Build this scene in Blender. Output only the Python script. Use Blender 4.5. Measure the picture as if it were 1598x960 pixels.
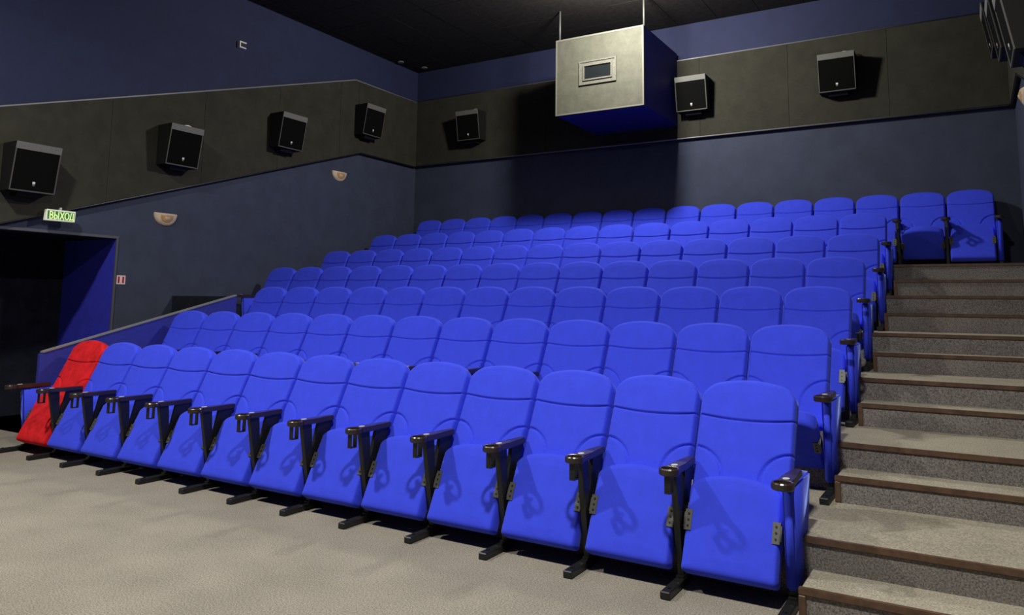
import bpy, bmesh, math, random
from mathutils import Vector, Matrix
random.seed(7)
S = bpy.context.scene
C = S.collection
for o in list(bpy.data.objects): bpy.data.objects.remove(o)

# ------------------------------------------------------------------ camera
cam_d = bpy.data.cameras.new('camera')
cam = bpy.data.objects.new('camera', cam_d); C.objects.link(cam)
yaw, pitch, roll = 0.5431, 0.1184, 0.0136
fw = Vector((-math.sin(yaw)*math.cos(pitch), math.cos(yaw)*math.cos(pitch), math.sin(pitch)))
rt = Vector((math.cos(yaw), math.sin(yaw), 0)); up = rt.cross(fw)
rx = rt*math.cos(roll)+up*math.sin(roll); ux = up*math.cos(roll)-rt*math.sin(roll)
M = Matrix((rx, ux, -fw)).transposed().to_4x4(); M.translation = (7.976, -4.527, 1.464)
cam.matrix_world = M
cam_d.sensor_width = 36; cam_d.lens = 26.797; cam_d.shift_y = -0.0907; cam_d.clip_start = 0.05
S.camera = cam

# ------------------------------------------------------------------ world, exposure
w = bpy.data.worlds.new('world'); S.world = w; w.use_nodes = True
w.node_tree.nodes['Background'].inputs[0].default_value = (0, 0, 0, 1)
w.node_tree.nodes['Background'].inputs[1].default_value = 0
S.view_settings.view_transform = 'Standard'; S.view_settings.look = 'None'
S.view_settings.gamma = 1; S.view_settings.use_curve_mapping = False
S.view_settings.exposure = 0.0

# lamps: (x, y, z, watts); each is a surface-mounted round flood lamp built further down
LAMPS = [(1.7, -2.9, 5.90, 290, 'left'), (7.0, -2.9, 5.90, 290, 'right'), (4.0, 4.50, 5.72, 570, 'back')]
for (x, y, z, p, nm) in LAMPS:
    if nm == 'back':            # bare globe lamp hung in front of the projector box
        l = bpy.data.lights.new('globe_lamp_light', 'POINT'); l.shadow_soft_size = 0.17
    else:
        l = bpy.data.lights.new('flood_lamp_light', 'AREA'); l.shape = 'DISK'; l.size = 0.36; l.spread = math.radians(166)
    l.energy = p
    l.color = (1.0, 0.97, 0.90)
    o = bpy.data.objects.new('flood_lamp_light', l); C.objects.link(o); o.location = (x, y, z)

# ------------------------------------------------------------------ materials
MATS = {}
def mat(name, col, rough=0.6, var=0.0, scale=20, bump=0.0, bscale=200, metal=0, sheen=0, spec=0.5, col2=None, emit=None, estr=0, blotch=0):
    m = bpy.data.materials.new(name); m.use_nodes = True
    nt = m.node_tree; b = nt.nodes['Principled BSDF']
    b.inputs['Roughness'].default_value = rough; b.inputs['Metallic'].default_value = metal
    b.inputs['Specular IOR Level'].default_value = spec
    b.inputs['Base Color'].default_value = (*col, 1)
    tc = nt.nodes.new('ShaderNodeTexCoord')
    if var or col2:
        n = nt.nodes.new('ShaderNodeTexNoise'); n.inputs['Scale'].default_value = scale; n.inputs['Detail'].default_value = 5
        n.inputs['Roughness'].default_value = 0.65
        nt.links.new(tc.outputs['Object'], n.inputs['Vector'])
        r = nt.nodes.new('ShaderNodeValToRGB')
        c2 = col2 or tuple(min(1, c*(1+var)) for c in col)
        c1 = col if col2 else tuple(c*(1-var) for c in col)
        r.color_ramp.elements[0].position = 0.36; r.color_ramp.elements[1].position = 0.64
        r.color_ramp.elements[0].color = (*c1, 1); r.color_ramp.elements[1].color = (*c2, 1)
        nt.links.new(n.outputs['Fac'], r.inputs['Fac']); nt.links.new(r.outputs['Color'], b.inputs['Base Color'])
        if blotch:
            nb = nt.nodes.new('ShaderNodeTexNoise'); nb.inputs['Scale'].default_value = 2.2; nb.inputs['Detail'].default_value = 6
            nt.links.new(tc.outputs['Object'], nb.inputs['Vector'])
            mr = nt.nodes.new('ShaderNodeMapRange'); mr.inputs['From Min'].default_value = .3; mr.inputs['From Max'].default_value = .7
            mr.inputs['To Min'].default_value = 1-blotch; mr.inputs['To Max'].default_value = 1+blotch
            mx_ = nt.nodes.new('ShaderNodeMix'); mx_.data_type = 'RGBA'; mx_.blend_type = 'MULTIPLY'; mx_.inputs[0].default_value = 1
            nt.links.new(nb.outputs['Fac'], mr.inputs['Value']); nt.links.new(r.outputs['Color'], mx_.inputs[6])
            nt.links.new(mr.outputs['Result'], mx_.inputs[7]); nt.links.new(mx_.outputs[2], b.inputs['Base Color'])
    if bump:
        n2 = nt.nodes.new('ShaderNodeTexNoise'); n2.inputs['Scale'].default_value = bscale; n2.inputs['Detail'].default_value = 3
        nt.links.new(tc.outputs['Object'], n2.inputs['Vector'])
        bp = nt.nodes.new('ShaderNodeBump'); bp.inputs['Strength'].default_value = bump; bp.inputs['Distance'].default_value = 0.01
        nt.links.new(n2.outputs['Fac'], bp.inputs['Height']); nt.links.new(bp.outputs['Normal'], b.inputs['Normal'])
    if sheen:
        b.inputs['Sheen Weight'].default_value = sheen; b.inputs['Sheen Roughness'].default_value = 0.35
        b.inputs['Sheen Tint'].default_value = (min(1, col[0]*4+.15), min(1, col[1]*4+.15), min(1, col[2]*1.3+.2), 1)
    if emit:
        b.inputs['Emission Color'].default_value = (*emit, 1); b.inputs['Emission Strength'].default_value = estr
    MATS[name] = m; return m
mat('blue_fabric', (0.042, 0.068, 0.78), 0.85, var=0.05, scale=9, bump=0.08, bscale=420, sheen=0.42, spec=0.2)
mat('red_fabric', (0.62, 0.012, 0.018), 0.85, var=0.22, scale=9, bump=0.12, bscale=300, sheen=0.10, spec=0.2)
mat('blue_panel', (0.028, 0.034, 0.30), 0.7, var=0.08, scale=30, bump=0.05, spec=0.3)
mat('black_plastic', (0.012, 0.011, 0.011), 0.32, spec=0.55)
mat('arm_plastic', (0.032, 0.021, 0.017), 0.30, spec=0.6)
mat('black_steel', (0.010, 0.010, 0.010), 0.45, bump=0.05, bscale=80)
mat('grey_steel', (0.24, 0.23, 0.21), 0.42, metal=0.7)
mat('dull_steel', (0.11, 0.11, 0.10), 0.5, metal=0.4)
mat('number_white', (0.55, 0.53, 0.48), 0.35)
mat('wall_blue', (0.043, 0.051, 0.086), 0.75, var=0.10, scale=3, bump=0.05, bscale=60, spec=0.3)
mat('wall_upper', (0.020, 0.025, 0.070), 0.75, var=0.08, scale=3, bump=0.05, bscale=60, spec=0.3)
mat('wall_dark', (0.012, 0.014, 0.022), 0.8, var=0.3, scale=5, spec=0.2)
mat('reveal_blue', (0.034, 0.038, 0.48), 0.7, var=0.08, scale=10, spec=0.3)
mat('panel_black', (0.037, 0.036, 0.026), 0.85, var=0.14, scale=4, bump=0.10, bscale=250, spec=0.2)
mat('ceiling_black', (0.019, 0.0165, 0.015), 0.85, var=0.25, scale=12, spec=0.2)
mat('trim_grey', (0.22, 0.22, 0.23), 0.35, spec=0.6)
mat('door_trim', (0.075, 0.078, 0.095), 0.5)
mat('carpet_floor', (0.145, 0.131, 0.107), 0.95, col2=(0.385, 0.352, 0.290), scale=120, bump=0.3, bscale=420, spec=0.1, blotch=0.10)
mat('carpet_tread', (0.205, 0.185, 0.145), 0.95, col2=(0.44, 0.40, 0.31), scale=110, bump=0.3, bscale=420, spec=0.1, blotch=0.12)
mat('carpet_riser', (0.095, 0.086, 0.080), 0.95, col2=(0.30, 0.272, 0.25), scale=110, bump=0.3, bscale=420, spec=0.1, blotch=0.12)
mat('nosing_brown', (0.098, 0.054, 0.031), 0.45, var=0.25, scale=14, spec=0.5)
mat('box_front', (0.066, 0.066, 0.049), 0.75, spec=0.2, col2=(0.086, 0.085, 0.064), scale=6, bump=0.08, bscale=20)
mat('box_edge', (0.135, 0.132, 0.105), 0.6, spec=0.2)
mat('box_blue', (0.016, 0.015, 0.17), 0.6, var=0.06, scale=6, spec=0.3)
mat('frame_silver', (0.11, 0.108, 0.088), 0.5, var=0.25, scale=60, spec=0.3)
mat('port_glass', (0.010, 0.012, 0.013), 0.2, spec=0.35)
mat('speaker_black', (0.008, 0.008, 0.008), 0.7, spec=0.25)
mat('speaker_grille', (0.005, 0.005, 0.0045), 0.95, spec=0.04)
mat('speaker_grey', (0.135, 0.135, 0.122), 0.6, var=0.22, scale=120)
mat('speaker_edge', (0.085, 0.085, 0.078), 0.5)
mat('white_plastic', (0.75, 0.75, 0.72), 0.4)
mat('sconce_cream', (0.62, 0.50, 0.36), 0.45, var=0.15, scale=18)
mat('sconce_tan', (0.55, 0.31, 0.11), 0.45, var=0.18, scale=22)
mat('sign_green', (0.025, 0.16, 0.045), 0.4, emit=(0.03, 0.2, 0.05), estr=0.3)
mat('sign_glow', (0.62, 0.75, 0.30), 0.4, emit=(0.72, 0.9, 0.33), estr=0.55)
mat('sign_white', (0.72, 0.74, 0.64), 0.4, emit=(0.8, 0.85, 0.6), estr=0.25)
mat('sign_red', (0.33, 0.01, 0.014), 0.4)
mat('sign_pink', (0.80, 0.60, 0.58), 0.4)

# ------------------------------------------------------------------ helpers
def box(bm, x0, x1, y0, y1, z0, z1, mi=0):
    v = [bm.verts.new(p) for p in ((x0,y0,z0),(x1,y0,z0),(x1,y1,z0),(x0,y1,z0),(x0,y0,z1),(x1,y0,z1),(x1,y1,z1),(x0,y1,z1))]
    for f in ((3,2,1,0),(4,5,6,7),(0,1,5,4),(1,2,6,5),(2,3,7,6),(3,0,4,7)):
        bm.faces.new([v[i] for i in f]).material_index = mi
    return v
def prism(bm, pts, axis, a0, a1, mi=0):
    """extrude polygon pts (2-D in the two remaining axes, in x,y,z order) along axis from a0 to a1"""
    def P(p, a):
        return {'x': (a, p[0], p[1]), 'y': (p[0], a, p[1]), 'z': (p[0], p[1], a)}[axis]
    A = [bm.verts.new(P(p, a0)) for p in pts]; B = [bm.verts.new(P(p, a1)) for p in pts]
    n = len(pts); fs = [bm.faces.new(A), bm.faces.new(B)]
    for i in range(n): fs.append(bm.faces.new((A[i], A[(i+1) % n], B[(i+1) % n], B[i])))
    for f in fs: f.material_index = mi
def tube(bm, path, r, n=8, mi=0, closed=False):
    rings = []
    pts = [Vector(p) for p in path]
    for i, p in enumerate(pts):
        if closed: d = pts[(i+1) % len(pts)]-pts[i-1]
        else: d = pts[min(i+1, len(pts)-1)]-pts[max(i-1, 0)]
        d.normalize()
        a = d.orthogonal().normalized() if abs(d.z) > .9 else d.cross(Vector((0, 0, 1))).normalized()
        b = d.cross(a)
        rings.append([bm.verts.new(p+(a*math.cos(t)+b*math.sin(t))*r) for t in [2*math.pi*k/n for k in range(n)]])
    m = len(rings)
    for i in range(m if closed else m-1):
        A, B = rings[i], rings[(i+1) % m]
        for k in range(n): bm.faces.new((A[k], A[(k+1) % n], B[(k+1) % n], B[k])).material_index = mi
    if not closed: bm.faces.new(rings[0]); bm.faces.new(rings[-1])
def bevel(bm, w, seg=2):
    bmesh.ops.bevel(bm, geom=list(bm.edges), offset=w, segments=seg, affect='EDGES', clamp_overlap=True)
def mesh(name, bm, mats, smooth=False):
    bmesh.ops.recalc_face_normals(bm, faces=list(bm.faces))
    me = bpy.data.meshes.new(name); bm.to_mesh(me); bm.free()
    for m in ([mats] if isinstance(mats, str) else mats): me.materials.append(MATS[m])
    if smooth:
        for p in me.polygons: p.use_smooth = True
    return me
def link(name, me, parent=None, loc=None):
    o = bpy.data.objects.new(name, me); C.objects.link(o)
    if parent: o.parent = parent
    if loc: o.location = loc
    return o
def obj(name, bm, mats, parent=None, loc=None, smooth=False):
    return link(name, mesh(name, bm, mats, smooth), parent, loc)
def thing(name, label, cat, loc=(0,0,0), rz=0, group=None):
    o = bpy.data.objects.new(name, None); C.objects.link(o); o.empty_display_size = 0.1
    o.location = loc; o.rotation_euler = (0, 0, rz); tag(o, label, cat, group); return o
def tag(o, label, cat, group=None):
    o['label'] = label; o['category'] = cat
    if group: o['group'] = group
    return o
def struct(o): o['kind'] = 'structure'; return o
NB = bmesh.new

# ------------------------------------------------------------------ dimensions (metres)
W = 0.55
XL, XR, YB, YF, ZC = -1.35, 8.57, 7.2, -8.0, 6.06
ROW_DX = {1: -.0294, 2: -.0177, 3: -.0193, 4: -.0338, 5: -.0073, 6: -.0219, 7: .0277}
ROW_Y = {1: 0, 2: 1.1414, 3: 2.3109, 4: 3.4915, 5: 4.6007, 6: 5.7622, 7: 7.0029}
ROW_Z = {1: 0, 2: .3053, 3: .6100, 4: .9339, 5: 1.2568, 6: 1.6157, 7: 2.0027}
EDGE = {r: ROW_Y[r]-1.1558-.2396 for r in range(2, 8)}       # front edge of each tier
HALF = {r: ROW_Y[r]-1.1558-.5509 for r in range(2, 8)}       # nose of the half step in front of it
XS = 7.21                                                    # aisle edge

# ------------------------------------------------------------------ room shell
bm = NB(); box(bm, -2.6, XR+.1, YF-.1, EDGE[2]+.3, -.12, 0); struct(obj('floor', bm, 'carpet_floor'))
bm = NB(); box(bm, XL-.15, XL, 1.165, YB+.1, 0, 2.24); box(bm, XL-.15, XL, YF, -.85, 0, 2.24); box(bm, XL-.15, XL, YF, YB+.1, 2.24, ZC)
me = mesh('wall_left', bm, ['wall_blue', 'wall_upper'])
def band_top(y): return 3.591+.3195*(max(-.4, min(y, 5.36))+.359)
def band_bot(y): return 2.297+.318*(max(-.4, min(y, 5.547))+.249)
wl = struct(link('wall_left', me))
# upper storey of the side walls wears a bluer paint: a thin skim above the panel band
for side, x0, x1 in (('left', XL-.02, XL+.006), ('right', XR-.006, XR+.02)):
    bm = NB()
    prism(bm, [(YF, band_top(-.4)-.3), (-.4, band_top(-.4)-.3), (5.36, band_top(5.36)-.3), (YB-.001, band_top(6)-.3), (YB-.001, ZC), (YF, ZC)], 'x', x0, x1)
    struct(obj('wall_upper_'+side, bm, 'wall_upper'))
bm = NB(); box(bm, XL-.15, XR+.15, YB, YB+.12, 0, ZC); struct(obj('wall_back', bm, 'wall_blue'))
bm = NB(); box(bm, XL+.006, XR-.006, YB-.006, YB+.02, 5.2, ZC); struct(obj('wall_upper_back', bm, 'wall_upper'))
bm = NB(); box(bm, XR, XR+.12, YF, YB+.1, 0, ZC); struct(obj('wall_right', bm, 'wall_blue'))
bm = NB(); box(bm, XL-.15, XR+.15, YF-.12, YF, 0, ZC); struct(obj('wall_front', bm, 'wall_dark'))
# ceiling slab with the suspended tiles that show
bm = NB(); box(bm, XL-.15, XR+.15, YF-.1, YB+.12, ZC+.012, ZC+.12); ceil = struct(obj('ceiling', bm, 'ceiling_black'))
bm = NB(); box(bm, XL, XR, YF, 2.6, ZC, ZC+.012); obj('ceiling_field', bm, 'ceiling_black', ceil)
TS = .652
bm = NB(); box(bm, .004, TS-.004, .004, TS-.004, 0, .012); tile_me = mesh('ceiling_tile', bm, 'ceiling_black')
nx0 = math.ceil((XL-2.75)/TS); k = 0
for i in range(nx0-1, 20):
    for j in range(8):
        x0 = 2.75+i*TS; y0 = 2.6+j*TS
        if x0 >= XR-.02 or x0+TS <= XL+.02 or y0 >= YB-.02: continue
        if x0 < XL or x0+TS > XR or y0+TS > YB:
            bm = NB(); box(bm, max(x0, XL)+.004, min(x0+TS, XR)-.004, y0+.004, min(y0+TS, YB)-.004, ZC, ZC+.012)
            obj('ceiling_tile', bm, 'ceiling_black', ceil)
        else: link('ceiling_tile', tile_me, ceil, (x0, y0, ZC+random.uniform(-.003, 0)))

# door recess in the left wall
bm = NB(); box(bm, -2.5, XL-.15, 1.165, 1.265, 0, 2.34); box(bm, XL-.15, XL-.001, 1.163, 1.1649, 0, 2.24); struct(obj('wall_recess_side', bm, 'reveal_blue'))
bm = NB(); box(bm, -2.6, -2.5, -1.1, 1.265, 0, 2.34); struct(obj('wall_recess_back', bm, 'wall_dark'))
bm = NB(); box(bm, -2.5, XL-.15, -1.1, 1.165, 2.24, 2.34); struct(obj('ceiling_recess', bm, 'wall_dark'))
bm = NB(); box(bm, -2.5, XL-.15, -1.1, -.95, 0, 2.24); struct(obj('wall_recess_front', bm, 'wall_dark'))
bm = NB(); box(bm, XL, XL+.018, -.85, 1.190, 2.24, 2.272); box(bm, XL, XL+.018, 1.165, 1.190, 0, 2.24)
struct(obj('trim_1', bm, 'door_trim'))

# ------------------------------------------------------------------ panel bands on the walls
def band_side(name, side):
    root = None
    if side == 'left': x0, x1 = XL+.006, XL+.07
    else: x0, x1 = XR-.06, XR-.006
    cuts = [YF+.05, -6, -4, -2.2, -.4, .95, 2.3, 3.65, 5.0]
    core = NB()
    ys = [YF+.02, -.4, 5.36, 5.547, YB-.07]
    prism(core, [(y, band_bot(y)+.01) for y in ys]+[(y, band_top(y)-.01) for y in reversed(ys)], 'x', x0, (x0+x1)/2)
    root = struct(obj(name, core, 'panel_black'))
    edges = cuts+[5.45, YB-.07]
    for a, b in zip(edges[:-1], edges[1:]):
        yy = [a+.002]+[k for k in (-.4, 5.36, 5.547) if a+.01 < k < b-.01]+[b-.002]
        bm = NB(); prism(bm, [(y, band_bot(y)) for y in yy]+[(y, band_top(y)) for y in reversed(yy)], 'x', (x0+x1)/2, x1)
        obj('panel', bm, 'panel_black', root)
    xt = x1-.012 if side == 'left' else x0+.012
    for f, dz, nm in ((band_top, .010, 'top_bead'), (band_bot, -.010, 'bottom_bead')):
        bm = NB(); tube(bm, [(xt, y, f(y)+dz) for y in (YF+.05, -.4, 2.0, 5.36, 5.547, YB-.08)], .012, 8)
        obj(nm, bm, 'trim_grey' if nm == 'top_bead' else 'black_plastic', root, smooth=True)
    return root
band_side('trim_2', 'left'); band_side('trim_3', 'right')
ZT, ZB = 5.44, 4.165
bm = NB(); box(bm, XL+.07, XR-.06, YB-.035, YB-.006, ZB+.01, ZT-.01); bb = struct(obj('trim_4', bm, 'panel_black'))
xs = [XL+.07, .2, 1.6, 2.95, 4.4, 5.75, 7.1, XR-.06]
for a, b in zip(xs[:-1], xs[1:]):
    bm = NB(); box(bm, a+.002, b-.002, YB-.07, YB-.035, ZB, ZT); obj('panel', bm, 'panel_black', bb)
for z, nm in ((ZT+.010, 'top_bead'), (ZB-.010, 'bottom_bead')):
    bm = NB(); tube(bm, [(XL+.08, YB-.060, z), (XR-.07, YB-.060, z)], .012, 8); obj(nm, bm, 'trim_grey', bb, smooth=True)

# ------------------------------------------------------------------ tiers, half steps, nosings
def nosing(parent, x0, x1, y, z):
    bm = NB(); box(bm, x0, x1, y-.010, y+.024, z-.028, z+.004); bevel(bm, .004, 2)
    return obj('nosing', bm, 'nosing_brown', parent)
ORD = ['', 'first', 'second', 'third', 'fourth', 'fifth', 'sixth', 'seventh', 'eighth', 'ninth', 'tenth', 'eleventh', 'twelfth', 'thirteenth', 'fourteenth', 'fifteenth']
for r in range(2, 8):
    x0 = -.09 if r < 4 else XL
    y1 = EDGE[r+1] if r < 7 else YB
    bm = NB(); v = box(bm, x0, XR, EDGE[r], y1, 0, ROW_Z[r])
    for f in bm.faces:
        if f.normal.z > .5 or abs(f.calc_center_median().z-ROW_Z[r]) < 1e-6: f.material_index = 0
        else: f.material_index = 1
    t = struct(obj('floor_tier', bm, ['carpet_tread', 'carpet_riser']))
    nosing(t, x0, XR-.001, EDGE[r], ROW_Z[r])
    zl = ROW_Z[r-1]; zm = (ROW_Z[r-1]+ROW_Z[r])/2
    root = thing('aisle_step', '%s carpeted half step up the side aisle, with brown nosing' % ORD[r-1].capitalize(), 'step', (XS, EDGE[r], zl), group='half steps of the side aisle')
    D = EDGE[r]-HALF[r]; LX = XR-XS-.001; h = zm-zl
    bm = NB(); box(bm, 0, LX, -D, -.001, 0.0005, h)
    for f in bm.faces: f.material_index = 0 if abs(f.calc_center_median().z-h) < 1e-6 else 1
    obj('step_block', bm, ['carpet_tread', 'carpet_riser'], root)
    nosing(root, -.012, LX, -D, h)
    bm = NB(); box(bm, -.012, .022, -D-.010, -D+.024, .001, h-.028); bevel(bm, .004, 1); obj('corner_strip', bm, 'nosing_brown', root)

# side partition between the chairs and the exit passage, and the parapet of the upper tiers
root = thing('partition', 'Low blue partition with sloping grey handrail beside the front rows', 'partition', (-.115, -.27, 0))
def rail_z(y): return .92+(y+.27)*.262
bm = NB(); prism(bm, [(0, .001), (2.33, .001), (2.33, 1.53), (0, .92)], 'x', -.022, .022); obj('partition_panel', bm, 'blue_panel', root)
bm = NB(); prism(bm, [(-.012, .918), (2.33, 1.531), (2.33, 1.553), (-.012, .940)], 'x', -.032, .030); bevel(bm, .006, 2); obj('handrail', bm, 'trim_grey', root)
bm = NB(); box(bm, -.03, .0225, -.03, .03, .001, .915); bevel(bm, .004, 1); obj('end_post', bm, 'blue_panel', root)
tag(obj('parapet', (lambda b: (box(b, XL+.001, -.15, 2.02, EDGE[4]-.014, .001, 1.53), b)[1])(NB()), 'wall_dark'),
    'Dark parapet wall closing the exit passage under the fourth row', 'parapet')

# ------------------------------------------------------------------ chairs
LEAN = math.atan(.49)
def cushion(hw, Lf, Hf, T, rho, nx, ns, groove=None, bulge=.01, place=None, seam=None, side=1.0):
    """padded slab; u across, s along, n towards the sitter; Lf/Hf = lower and upper outline"""
    bm = NB(); F, B = [], []
    def off(e): return 0 if e >= rho else rho-math.sqrt(max(0, rho*rho-(rho-e)**2))
    for j in range(ns+1):
        b = j/ns; b = .5-.5*math.cos(math.pi*b) if j in () else b
        rowf, rowb = [], []
        for i in range(nx+1):
            a = math.sin(math.pi/2*(2*i/nx-1)); a = .55*a+.45*(2*i/nx-1)
            x = hw*a; lo, hi = Lf(a), Hf(a)
            bb = b
            if b < .08: bb = .08*(b/.08)**1.6
            if b > .92: bb = 1-.08*((1-b)/.08)**1.6
            s = lo+(hi-lo)*bb
            gs = 0
            if seam:                      # seam = (row fraction, height at centre, rise at the sides)
                want = seam[1]+seam[2]*a*a
                s += (want-(lo+(hi-lo)*seam[0]))*math.exp(-((b-seam[0])/.12)**2)
                gs = .010*math.exp(-((b-seam[0])*BH/.0056)**2)-(.004 if b > seam[0] else 0)
            e = min((hw-abs(x))*side, s-lo, (hi-s))
            o = off(max(0, e))
            bu = bulge*(1-a*a)*min(1, e/.08)
            g = groove(x, s) if groove else 0
            rowf.append(bm.verts.new(place(x, s, T/2-o+bu-g-gs)))
            rowb.append(bm.verts.new(place(x, s, -T/2+o*.8)))
        F.append(rowf); B.append(rowb)
    for j in range(ns):
        for i in range(nx):
            bm.faces.new((F[j][i], F[j][i+1], F[j+1][i+1], F[j+1][i]))
            bm.faces.new((B[j][i], B[j+1][i], B[j+1][i+1], B[j][i+1]))
    for j in range(ns):
        bm.faces.new((F[j][0], F[j+1][0], B[j+1][0], B[j][0])); bm.faces.new((F[j][nx], B[j][nx], B[j+1][nx], F[j+1][nx]))
    for i in range(nx):
        bm.faces.new((F[0][i], B[0][i], B[0][i+1], F[0][i+1])); bm.faces.new((F[ns][i], F[ns][i+1], B[ns][i+1], B[ns][i]))
    return bm
def placer(y0, z0, ang):
    """s runs up the slab from (y0,z0) leaning back by ang; n points to the front"""
    ca, sa = math.cos(ang), math.sin(ang)
    return lambda x, s, n: (x, y0+s*sa-n*ca, z0+s*ca+n*sa)
# backrest
def corner(a, a0, r, p=2.0):
    t = (abs(a)-a0)/(1-a0)
    return 0 if t <= 0 else r*(1-math.sqrt(max(0, 1-t**p)))
BH = .735
def bh(a): return BH-.050*a*a-corner(a, .62, .075)
def bl(a): return corner(a, .8, .03)
SEAM = .485
def bgroove(x, s):
    g = 0
    for sx in (-1, 1):
        dd = math.hypot((x-sx*.268), (s-.155)); g = max(g, .016*math.exp(-((dd-.165)/.0056)**2) if s > .155-.03 else 0)
    return g
TB = .095
# front face passes (y,z) = (-.20,.60) and leans back; s=0 at z~.40
y0 = -.298+TB/2*math.cos(LEAN); z0 = .40-TB/2*math.sin(LEAN)
back_me = mesh('backrest', cushion(.265, bl, bh, TB, .036, 72, 160, bgroove, .006, placer(y0, z0, LEAN), (105/160, SEAM, .022), 1.75), 'blue_fabric', True)
# seat pan folded up; two stances: lying along the backrest, or tipped upright
PHN = .515
def ph(a): return PHN-.050*a*a-corner(a, .72, .045)
def pl(a): return corner(a, .90, .02)
TP = .105
HINGE = Vector((0, -.385, .315))
def pan_mesh(ang, name):
    base = placer(-.530+TP/2*math.cos(LEAN), .118-TP/2*math.sin(LEAN), LEAN)
    rot = Matrix.Rotation(ang, 3, 'X')
    place = lambda x, s, n: HINGE+rot @ (Vector(base(x, s, n))-HINGE)
    return mesh(name, cushion(.243, pl, ph, TP, .030, 44, 52, None, .006, place, None, 1.6), 'blue_fabric', True), place
pan_me, pan_place = pan_mesh(0, 'seat')
pan_up_me, pan_up_place = pan_mesh(math.radians(72), 'seat_tipped')
def hinge_mesh(place):
    out = []
    for sx in (-1, 1):
        bm = NB()
        x = sx*.239
        def P(dx, s, n): return place(x+dx*sx, s, n)
        def bx(a0, a1, s0, s1, n0, n1, mi=0):
            v = [bm.verts.new(P(*q)) for q in ((a0,s0,n0),(a1,s0,n0),(a1,s1,n0),(a0,s1,n0),(a0,s0,n1),(a1,s0,n1),(a1,s1,n1),(a0,s1,n1))]
            for f in ((3,2,1,0),(4,5,6,7),(0,1,5,4),(1,2,6,5),(2,3,7,6),(3,0,4,7)): bm.faces.new([v[i] for i in f]).material_index = mi
        bx(-.032, .006, .20, .305, TP/2-.024, TP/2-.002+.008)
        bx(.001, .012, .215, .29, TP/2-.06, TP/2+.002)
        for s in (.222, .2525, .283):
            c = [P(-.014+.0055*math.cos(t), s+.0055*math.sin(t), TP/2+.0095) for t in [2*math.pi*k/8 for k in range(8)]]
            c2 = [P(-.014+.0055*math.cos(t), s+.0055*math.sin(t), TP/2+.004) for t in [2*math.pi*k/8 for k in range(8)]]
            A = [bm.verts.new(q) for q in c]; B = [bm.verts.new(q) for q in c2]
            f = bm.faces.new(A); f.material_index = 1
            for k in range(8): bm.faces.new((A[k], A[(k+1) % 8], B[(k+1) % 8], B[k])).material_index = 1
        out.append(mesh('hinge_plate', bm, ['dull_steel', 'black_steel']))
    return out
hinge_me = hinge_mesh(pan_place); hinge_up_me = hinge_mesh(pan_up_place)
# armrest, centred on x=0 of the standard
def arm_mesh():
    bm = NB(); ZA, TA = .632, .036; yc = -.572; n = 24
    pts = [(-.020, -.165), (.020, -.165), (.030, -.40), (.031, yc+.022)]
    # bar
    prism(bm, [(-.024, -.206), (.024, -.206), (.034, -.42), (.040, yc+.040), (-.040, yc+.040), (-.034, -.42)], 'z', ZA-TA, ZA)
    bevel(bm, .006, 2)
    # ring of the cup holder
    prof = [(.042, -.002), (.050, 0), (.055, -.006), (.055, -TA+.005), (.050, -TA), (.042, -TA)]
    rings = []
    for k in range(n):
        t = 2*math.pi*k/n
        rings.append([bm.verts.new((r*math.cos(t), yc+r*math.sin(t), ZA+z)) for r, z in prof])
    for k in range(n):
        A, B = rings[k], rings[(k+1) % n]
        for i in range(len(prof)): bm.faces.new((A[i], A[(i+1) % len(prof)], B[(i+1) % len(prof)], B[i]))
    return mesh('armrest', bm, 'arm_plastic')
arm_me = arm_mesh()
bm = NB(); yc = -.578; zt = .60
for (a, b, c, d) in ((yc-.030, yc-.024, zt-.090, zt), (yc+.020, yc+.026, zt-.090, zt), (yc-.030, yc+.026, zt-.096, zt-.090)): box(bm, -.016, .016, a, b, c, d)
cup_me = mesh('cup_bracket', bm, 'black_steel')
bm = NB()
for k in range(1): prism(bm, [(.017*math.cos(t), -.492+.024*math.sin(t)) for t in [2*math.pi*q/16 for q in range(16)]], 'z', .632, .6345)
plate_me = mesh('number_plate', bm, 'number_white')
bm = NB(); prism(bm, [(-.520, .597), (-.425, .597), (-.405, .30), (-.355, .035), (-.415, .035), (-.462, .30)], 'x', -.017, .017); bevel(bm, .004, 1)
std_me = mesh('standard', bm, 'black_steel')
bm = NB(); prism(bm, [(-.355, .597), (-.215, .597), (-.385, .25), (-.43, .29)], 'x', -.013, .013); strut_me = mesh('rear_strut', bm, 'black_steel')
bm = NB(); box(bm, -.027, .027, -.66, -.30, .001, .040); bevel(bm, .005, 1)
box(bm, -.020, .020, -.43, -.34, .040, .052)
for yy in (-.60, ):
    prism(bm, [(.010*math.cos(t), yy+.010*math.sin(t)) for t in [2*math.pi*q/10 for q in range(10)]], 'z', .040, .047)
foot_me = mesh('foot', bm, 'black_steel')
# upholstered end panel (thickness along x, 0..t)
bm = NB(); prism(bm, [(-.475, .592), (-.02, .592), (-.06, .45), (-.20, .085), (-.425, .085)], 'x', -.028, .028); bevel(bm, .010, 2)
end_me = mesh('end_panel', bm, 'blue_fabric', True)
bm = NB(); prism(bm, [(-.40, .086), (-.33, .086), (-.33, .036), (-.40, .036)], 'x', -.017, .017); endpost_me = mesh('end_post', bm, 'black_steel')

def recolour(me, m, nm):
    c = me.copy(); c.name = nm; c.materials.clear(); c.materials.append(MATS[m]); return c
red_back, red_pan = recolour(back_me, 'red_fabric', 'red_backrest'), recolour(pan_me, 'red_fabric', 'red_seat')

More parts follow.
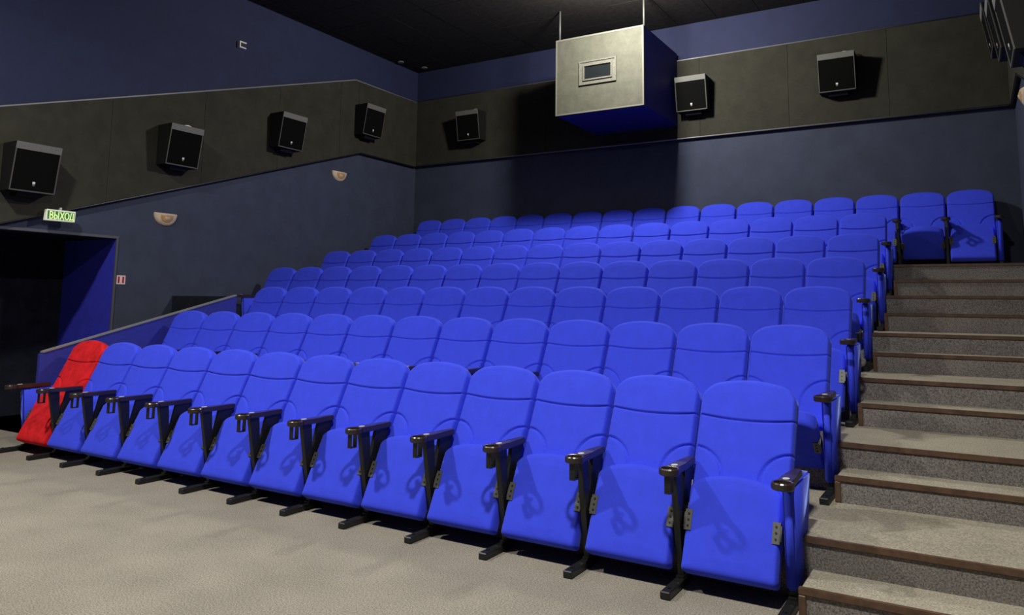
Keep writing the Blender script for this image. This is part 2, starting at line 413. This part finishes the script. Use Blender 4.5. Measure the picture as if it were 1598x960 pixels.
def side_support(root, x, end=False):
    a = link('armrest', arm_me, root, (x, 0, 0))
    if not end: link('cup_bracket', cup_me, a)
    link('number_plate', plate_me, a)
    if end:
        link('end_panel', end_me, root, (x, 0, 0)); s = link('end_post', endpost_me, root, (x, 0, 0))
    else:
        s = link('standard', std_me, root, (x, 0, 0)); link('rear_strut', strut_me, s)
    link('foot', foot_me, s)
def chair(r, n, label, group, red=False, upright=False, left_end=False, right_end=False):
    x = (n+.5)*W+ROW_DX[r]
    root = thing('cinema_chair', label, 'chair', (x, ROW_Y[r], ROW_Z[r]), group=group)
    b = link('backrest', red_back if red else back_me, root)
    s = link('seat', red_pan if red else (pan_up_me if upright else pan_me), root)
    for h in (hinge_up_me if upright else hinge_me): link('hinge_plate', h, s)
    side_support(root, W/2+(.02 if right_end else 0), right_end)
    if left_end: side_support(root, -W/2-.02, True)
ROWN = {1: 'front row', 2: 'second row', 3: 'third row', 4: 'fourth row', 5: 'fifth row', 6: 'sixth row', 7: 'back row'}
UPRIGHT = {(2, 12), (4, 12), (7, 13)}
for r in range(1, 8):
    first = 0 if r < 4 else -2
    last = 12 if r < 7 else 14
    for n in range(first, last+1):
        g = 'blue cinema chairs in the '+ROWN[r]
        if r == 1 and n == 0:
            lab = 'Red velvet folding cinema chair at the end of the front row'; g = None
        elif r == 1: lab = 'Blue folding cinema chair in the front row, %s from the red chair' % ORD[n]
        elif n == 13: lab = 'Blue cinema chair with seat tipped forward, at the top of the aisle steps'
        elif n == 14: lab = 'Blue cinema chair at the top of the aisle steps, beside the side wall'
        else: lab = 'Blue folding cinema chair in the %s, %s in from the aisle steps' % (ROWN[r], ORD[13-n])
        chair(r, n, lab, g, red=(r == 1 and n == 0), upright=(r, n) in UPRIGHT, left_end=(n == first), right_end=(n == last))

# ------------------------------------------------------------------ projector box
bx0, bx1, by0, by1, bz0, bz1 = 2.60, 4.035, 5.64, YB-.071, 4.37, 5.565
root = thing('projector_box', 'Hanging projector box with pale front panel and blue sides', 'projector box', ((bx0+bx1)/2, by0, bz0))
hx = (bx1-bx0)/2; H = bz1-bz0; D = by1-by0
bm = NB(); box(bm, -hx, hx, .03, D, 0, H); obj('body', bm, 'box_blue', root)
bm = NB(); box(bm, -hx, hx, .006, .03, 0, H); fp = obj('front_panel', bm, 'box_front', root)
bm = NB()
box(bm, -hx-.004, hx+.004, 0, .03, H-.022, H+.004); box(bm, -hx-.004, hx+.004, 0, .03, -.004, .018)
box(bm, -hx-.004, -hx+.018, 0, .03, .018, H-.022); box(bm, hx-.018, hx+.004, 0, .03, .018, H-.022)
obj('edge_strip', bm, 'box_edge', fp)
wx0, wx1, wz0, wz1 = 3.005-3.3175, 3.61-3.3175, 4.79-bz0, 5.16-bz0
pw = NB(); ww = .050
def fr(bm, x0, x1, z0, z1, w_, y0, y1):
    box(bm, x0, x1, y0, y1, z1-w_, z1); box(bm, x0, x1, y0, y1, z0, z0+w_); box(bm, x0, x0+w_, y0, y1, z0+w_, z1-w_); box(bm, x1-w_, x1, y0, y1, z0+w_, z1-w_)
fr(pw, wx0, wx1, wz0, wz1, .022, -.020, .006); fr(pw, wx0+.022, wx1-.022, wz0+.022, wz1-.022, .040, -.006, .006); fr(pw, wx0+.062, wx1-.062, wz0+.062, wz1-.062, .022, -.024, .006)
pwo = obj('port_frame', pw, 'frame_silver', fp)
bm = NB(); box(bm, wx0+.084, wx1-.084, -.002, .006, wz0+.084, wz1-.084); obj('port_glass', bm, 'port_glass', pwo)
for dx in (-hx+.035, hx-.012):
    for dy in (.06,):
        bm = NB(); tube(bm, [(dx, dy, H), (dx, dy, ZC-bz0)], .014, 8); obj('hanger_rod', bm, 'speaker_edge', root, smooth=True)

# ------------------------------------------------------------------ loudspeakers
def speaker_parts():
    w2, h, dt, db = .245, .54, .29, .20
    bm = NB(); prism(bm, [(0, 0), (-db, 0), (-dt, h), (0, h)], 'x', -w2, w2); body = mesh('cabinet', bm, 'speaker_black')
    def F(x, t, n):   # point on the front face, t up 0..1, n outwards
        y = -db-(dt-db)*t; z = h*t; L = math.hypot(dt-db, h)
        ny, nz = -h/L, -(dt-db)/L
        return (x, y+n*ny, z+n*nz)
    def slab(bm, x0, x1, t0, t1, n0, n1, mi=0):
        v = [bm.verts.new(F(*q)) for q in ((x0,t0,n0),(x1,t0,n0),(x1,t1,n0),(x0,t1,n0),(x0,t0,n1),(x1,t0,n1),(x1,t1,n1),(x0,t1,n1))]
        for f in ((3,2,1,0),(4,5,6,7),(0,1,5,4),(1,2,6,5),(2,3,7,6),(3,0,4,7)): bm.faces.new([v[i] for i in f]).material_index = mi
    bm = NB(); slab(bm, -w2+.016, w2-.016, .03, .84, .0005, .006); grille = mesh('grille', bm, 'speaker_grille')
    bm = NB(); slab(bm, -w2, w2, .85, 1.0, .0, .012); top = mesh('top_strip', bm, 'speaker_grey')
    bm = NB(); slab(bm, -w2, -w2+.010, 0, .85, 0, .010); slab(bm, w2-.010, w2, 0, .85, 0, .010); slab(bm, -w2+.013, w2-.013, 0, .025, 0, .010); edge = mesh('front_edge', bm, 'speaker_edge')
    bm = NB(); slab(bm, -.014, .014, .17, .215, .006, .010, 0); slab(bm, -.012, .012, .130, .165, .006, .009, 1); badge = mesh('badge', bm, ['white_plastic', 'speaker_grey'])
    bm = NB(); prism(bm, [(0, -.05), (-.13, -.05), (-.17, 0), (0, 0)], 'x', -.13, .13); br = mesh('bracket', bm, 'speaker_black')
    bm = NB(); tube(bm, [(.10+.075*math.cos(t), -.14, h+.045*math.sin(t)) for t in [math.pi*k/10 for k in range(11)]], .009, 6); cab = mesh('cable', bm, 'white_plastic', True)
    return body, grille, top, edge, badge, br, cab
SP = speaker_parts()
def speaker(x, y, z, rz, label, cable=True, group=None):
    root = thing('loudspeaker', label, 'loudspeaker', (x, y, z), rz, group)
    b = link('cabinet', SP[0], root)
    g = link('grille', SP[1], b); link('top_strip', SP[2], b); link('front_edge', SP[3], b)
    link('badge', SP[4], root); link('bracket', SP[5], root)
    if cable: link('cable', SP[6], root)
FX = XL+.071
for i, (y, z) in enumerate(((-.03, 2.66), (1.84, 3.265), (3.72, 3.85), (5.60, 4.43))):
    lab = ('Black wall loudspeaker above the exit doorway', 'Black wall loudspeaker above the half-moon lamp beside the doorway', 'Black wall loudspeaker high on the sloping band, before its bend', 'Black wall loudspeaker on the level end of the side band')[i]
    speaker(FX, y, z, math.radians(90), lab, i == 1)
    if i > 0:
        speaker(XR-.061, y, z, math.radians(-90), ('', 'Black loudspeaker above the aisle on the aisle-side wall, foremost', 'Black loudspeaker above the aisle on the aisle-side wall, middle one', 'Black loudspeaker on the aisle-side wall, next to the corner')[i], False)
speaker(.10, YB-.071, 4.50, 0, 'Black wall loudspeaker on the rear band by the dark corner', True)
speaker(4.335, YB-.071, 4.54, 0, 'Black wall loudspeaker half hidden behind the projector box', False)
speaker(6.46, YB-.071, 4.565, 0, 'Black wall loudspeaker on the rear band, above the aisle end', True)

# ------------------------------------------------------------------ half-moon wall lamps (switched off)
def sconce(x, y, z, rz, label):
    root = thing('wall_lamp', label, 'wall lamp', (x, y, z), rz)
    def shell(r, hgt, d, n=20, m=8, o=0.0, y_off=0):
        bm = NB(); rings = []
        for j in range(m+1):
            ph_ = math.pi/2*j/m
            rings.append([bm.verts.new((r*math.cos(t)*math.cos(ph_), y_off-d*math.sin(ph_), -hgt*math.sin(t)*math.cos(ph_))) for t in [math.pi*k/n for k in range(n+1)]])
        for j in range(m):
            for k in range(n): bm.faces.new((rings[j][k], rings[j][k+1], rings[j+1][k+1], rings[j+1][k]))
        bmesh.ops.remove_doubles(bm, verts=list(bm.verts), dist=1e-5)
        return bm
    b = shell(.175, .165, .055); s = obj('bowl', b, 'sconce_cream', root, smooth=True)
    b = shell(.125, .115, .052, y_off=-.012); obj('inner_relief', b, 'sconce_tan', s, (0, 0, -.022), True)
    b = shell(.062, .060, .045, y_off=-.026); obj('inner_boss', b, 'sconce_cream', s, (0, 0, -.046), True)
    bm = NB(); box(bm, -.17, .17, -.006, 0, -.012, .008); obj('back_plate', bm, 'sconce_cream', root)
sconce(XL, 1.835, 2.63, math.radians(90), 'Cream half-moon wall lamp beside the exit doorway')
sconce(XL, 5.10, 3.72, math.radians(90), 'Cream half-moon wall lamp near the bend of the band')
sconce(XR, 5.25, 3.86, math.radians(-90), 'Cream half-moon wall lamp on the aisle-side wall')

# ------------------------------------------------------------------ exit sign, fire sign, sensor
root = thing('exit_sign', 'Green illuminated exit sign over the doorway', 'sign', (-1.215, .372, 2.44), math.radians(90))
bm = NB(); prism(bm, [(-.168, -.066), (.172, -.062), (.176, .066), (-.160, .066)], 'y', -.018, .0344); bevel(bm, .004, 1); sb = obj('sign_case', bm, 'sign_white', root)
bm = NB(); box(bm, -.150, .160, -.0195, -.0175, -.048, .050); obj('sign_face', bm, 'sign_green', root)
def ribbon(bm, path, w_, closed=False):
    pts = [Vector((p[0], 0, p[1])) for p in path]; n = len(pts); L, R_ = [], []
    for i, p in enumerate(pts):
        d = (pts[(i+1) % n]-pts[i-1]) if closed else (pts[min(i+1, n-1)]-pts[max(i-1, 0)])
        d.normalize(); q = Vector((-d.z, 0, d.x))*w_/2
        L.append((p+q, p-q))
    for i in range(n if closed else n-1):
        (a0, a1), (b0, b1) = L[i], L[(i+1) % n]
        f = [bm.verts.new(v+Vector((0, -.0196, 0))) for v in (a0, b0, b1, a1)]; g = [bm.verts.new(v+Vector((0, -.0212, 0))) for v in (a0, b0, b1, a1)]
        bm.faces.new(g); bm.faces.new(f)
        for k in range(4): bm.faces.new((f[k], f[(k+1) % 4], g[(k+1) % 4], g[k]))
def bowl(x, z0, z1, r):   # right-hand half loop of a Cyrillic letter, from the stem and back
    zc, h = (z0+z1)/2, (z1-z0)/2
    return [(x, z1)]+[(x+r*.45+r*.55*math.cos(t), zc+h*math.sin(t)) for t in [math.pi/2-math.pi*k/8 for k in range(9)]]+[(x, z0)]
bm = NB(); h2, sw = .040, .0125
x = -.122; ribbon(bm, [(x, -h2-.006), (x, h2+.006)], sw); ribbon(bm, bowl(x, .002, h2, .030), sw); ribbon(bm, bowl(x, -h2, .002, .034), sw)
x = -.070; ribbon(bm, [(x, -h2-.006), (x, h2+.006)], sw); ribbon(bm, bowl(x, -h2, .004, .030), sw); ribbon(bm, [(x+.046, -h2-.006), (x+.046, h2+.006)], sw)
ribbon(bm, [(-.006, -h2-.006), (.040, h2+.006)], sw); ribbon(bm, [(-.006, h2+.006), (.040, -h2-.006)], sw)
ribbon(bm, [(.073+.023*math.cos(t), h2*math.sin(t)) for t in [2*math.pi*k/18 for k in range(18)]], sw, True)
ribbon(bm, [(.112, -h2+.006), (.121, h2), (.146, h2), (.146, -h2+.006)], sw*.9); ribbon(bm, [(.104, -h2+.004), (.156, -h2+.004)], sw)
ribbon(bm, [(.106, -h2+.004), (.106, -h2-.010)], sw*.7); ribbon(bm, [(.153, -h2+.004), (.153, -h2-.010)], sw*.7)
obj('exit_lettering', bm, 'sign_glow', root)
bm = NB(); bmesh.ops.create_uvsphere(bm, u_segments=12, v_segments=8, radius=.018); obj('indicator_knob', bm, 'white_plastic', root, (0, 0, .083), True)

root = thing('fire_sign', 'Small white and red safety sign beside the doorway', 'sign', (XL, 1.268, 1.72), math.radians(90))
bm = NB(); box(bm, -.058, .058, -.006, 0, -.056, .056); obj('sign_plate', bm, 'sign_pink', root)
bm = NB(); box(bm, -.043, -.020, -.0075, -.006, -.042, .042); obj('red_bar', bm, 'sign_red', root)
bm = NB(); box(bm, .016, .040, -.0075, -.006, -.042, .042); obj('red_bar', bm, 'sign_red', root)

root = thing('motion_sensor', 'Small white sensor bracket high on the blue side wall', 'sensor', (XL+.007, 2.90, 5.31), math.radians(90))
bm = NB(); box(bm, -.07, .05, -.012, 0, -.045, .055); box(bm, -.07, -.052, -.06, -.012, -.045, .055); box(bm, -.052, .05, -.06, -.012, .035, .055); box(bm, -.052, .05, -.06, -.012, -.045, -.027)
obj('bracket', bm, 'white_plastic', root)
bm = NB(); box(bm, -.045, .045, -.055, -.012, -.025, .033); obj('sensor_body', bm, 'black_plastic', root)

# ------------------------------------------------------------------ ceiling lamps
for (x, y, z, p, nm) in LAMPS:
    root = thing('flood_lamp', {'left': 'Black ceiling flood lamp before the exit side of the front row', 'right': 'Black ceiling flood lamp before the aisle side of the front row', 'back': 'Hanging globe lamp in front of the projector box'}[nm], 'lamp', (x, y, z))
    if nm == 'back':
        bm = NB(); tube(bm, [(0, 0, .105), (0, 0, .16)], .035, 16); obj('lamp_holder', bm, 'black_plastic', root)
        bm = NB(); tube(bm, [(0, 0, .16), (0, 0, ZC-z)], .010, 8); obj('stem', bm, 'trim_grey', root)
        continue
    bm = NB(); tube(bm, [(0, 0, .012), (0, 0, ZC-z)], .19, 28); obj('housing', bm, 'black_plastic', root, smooth=False)
    bm = NB(); tube(bm, [(.195*math.cos(t), .195*math.sin(t), .012) for t in [2*math.pi*k/24 for k in range(24)]], .012, 8, closed=True); obj('lamp_rim', bm, 'trim_grey', root, smooth=True)
for x, y, lab in ((-1.18, 6.45, 'Small round ceiling light, off, beside the side wall near the rear corner'), (-1.0, 6.95, 'Small round ceiling light, off, right in the rear corner')):
    bm = NB(); tube(bm, [(0, 0, -.012), (0, 0, 0)], .06, 16)
    o = obj('recessed_light', bm, 'trim_grey', None, (x, y, ZC-.004)); tag(o, lab, 'light', 'ceiling lights over the rear corner')
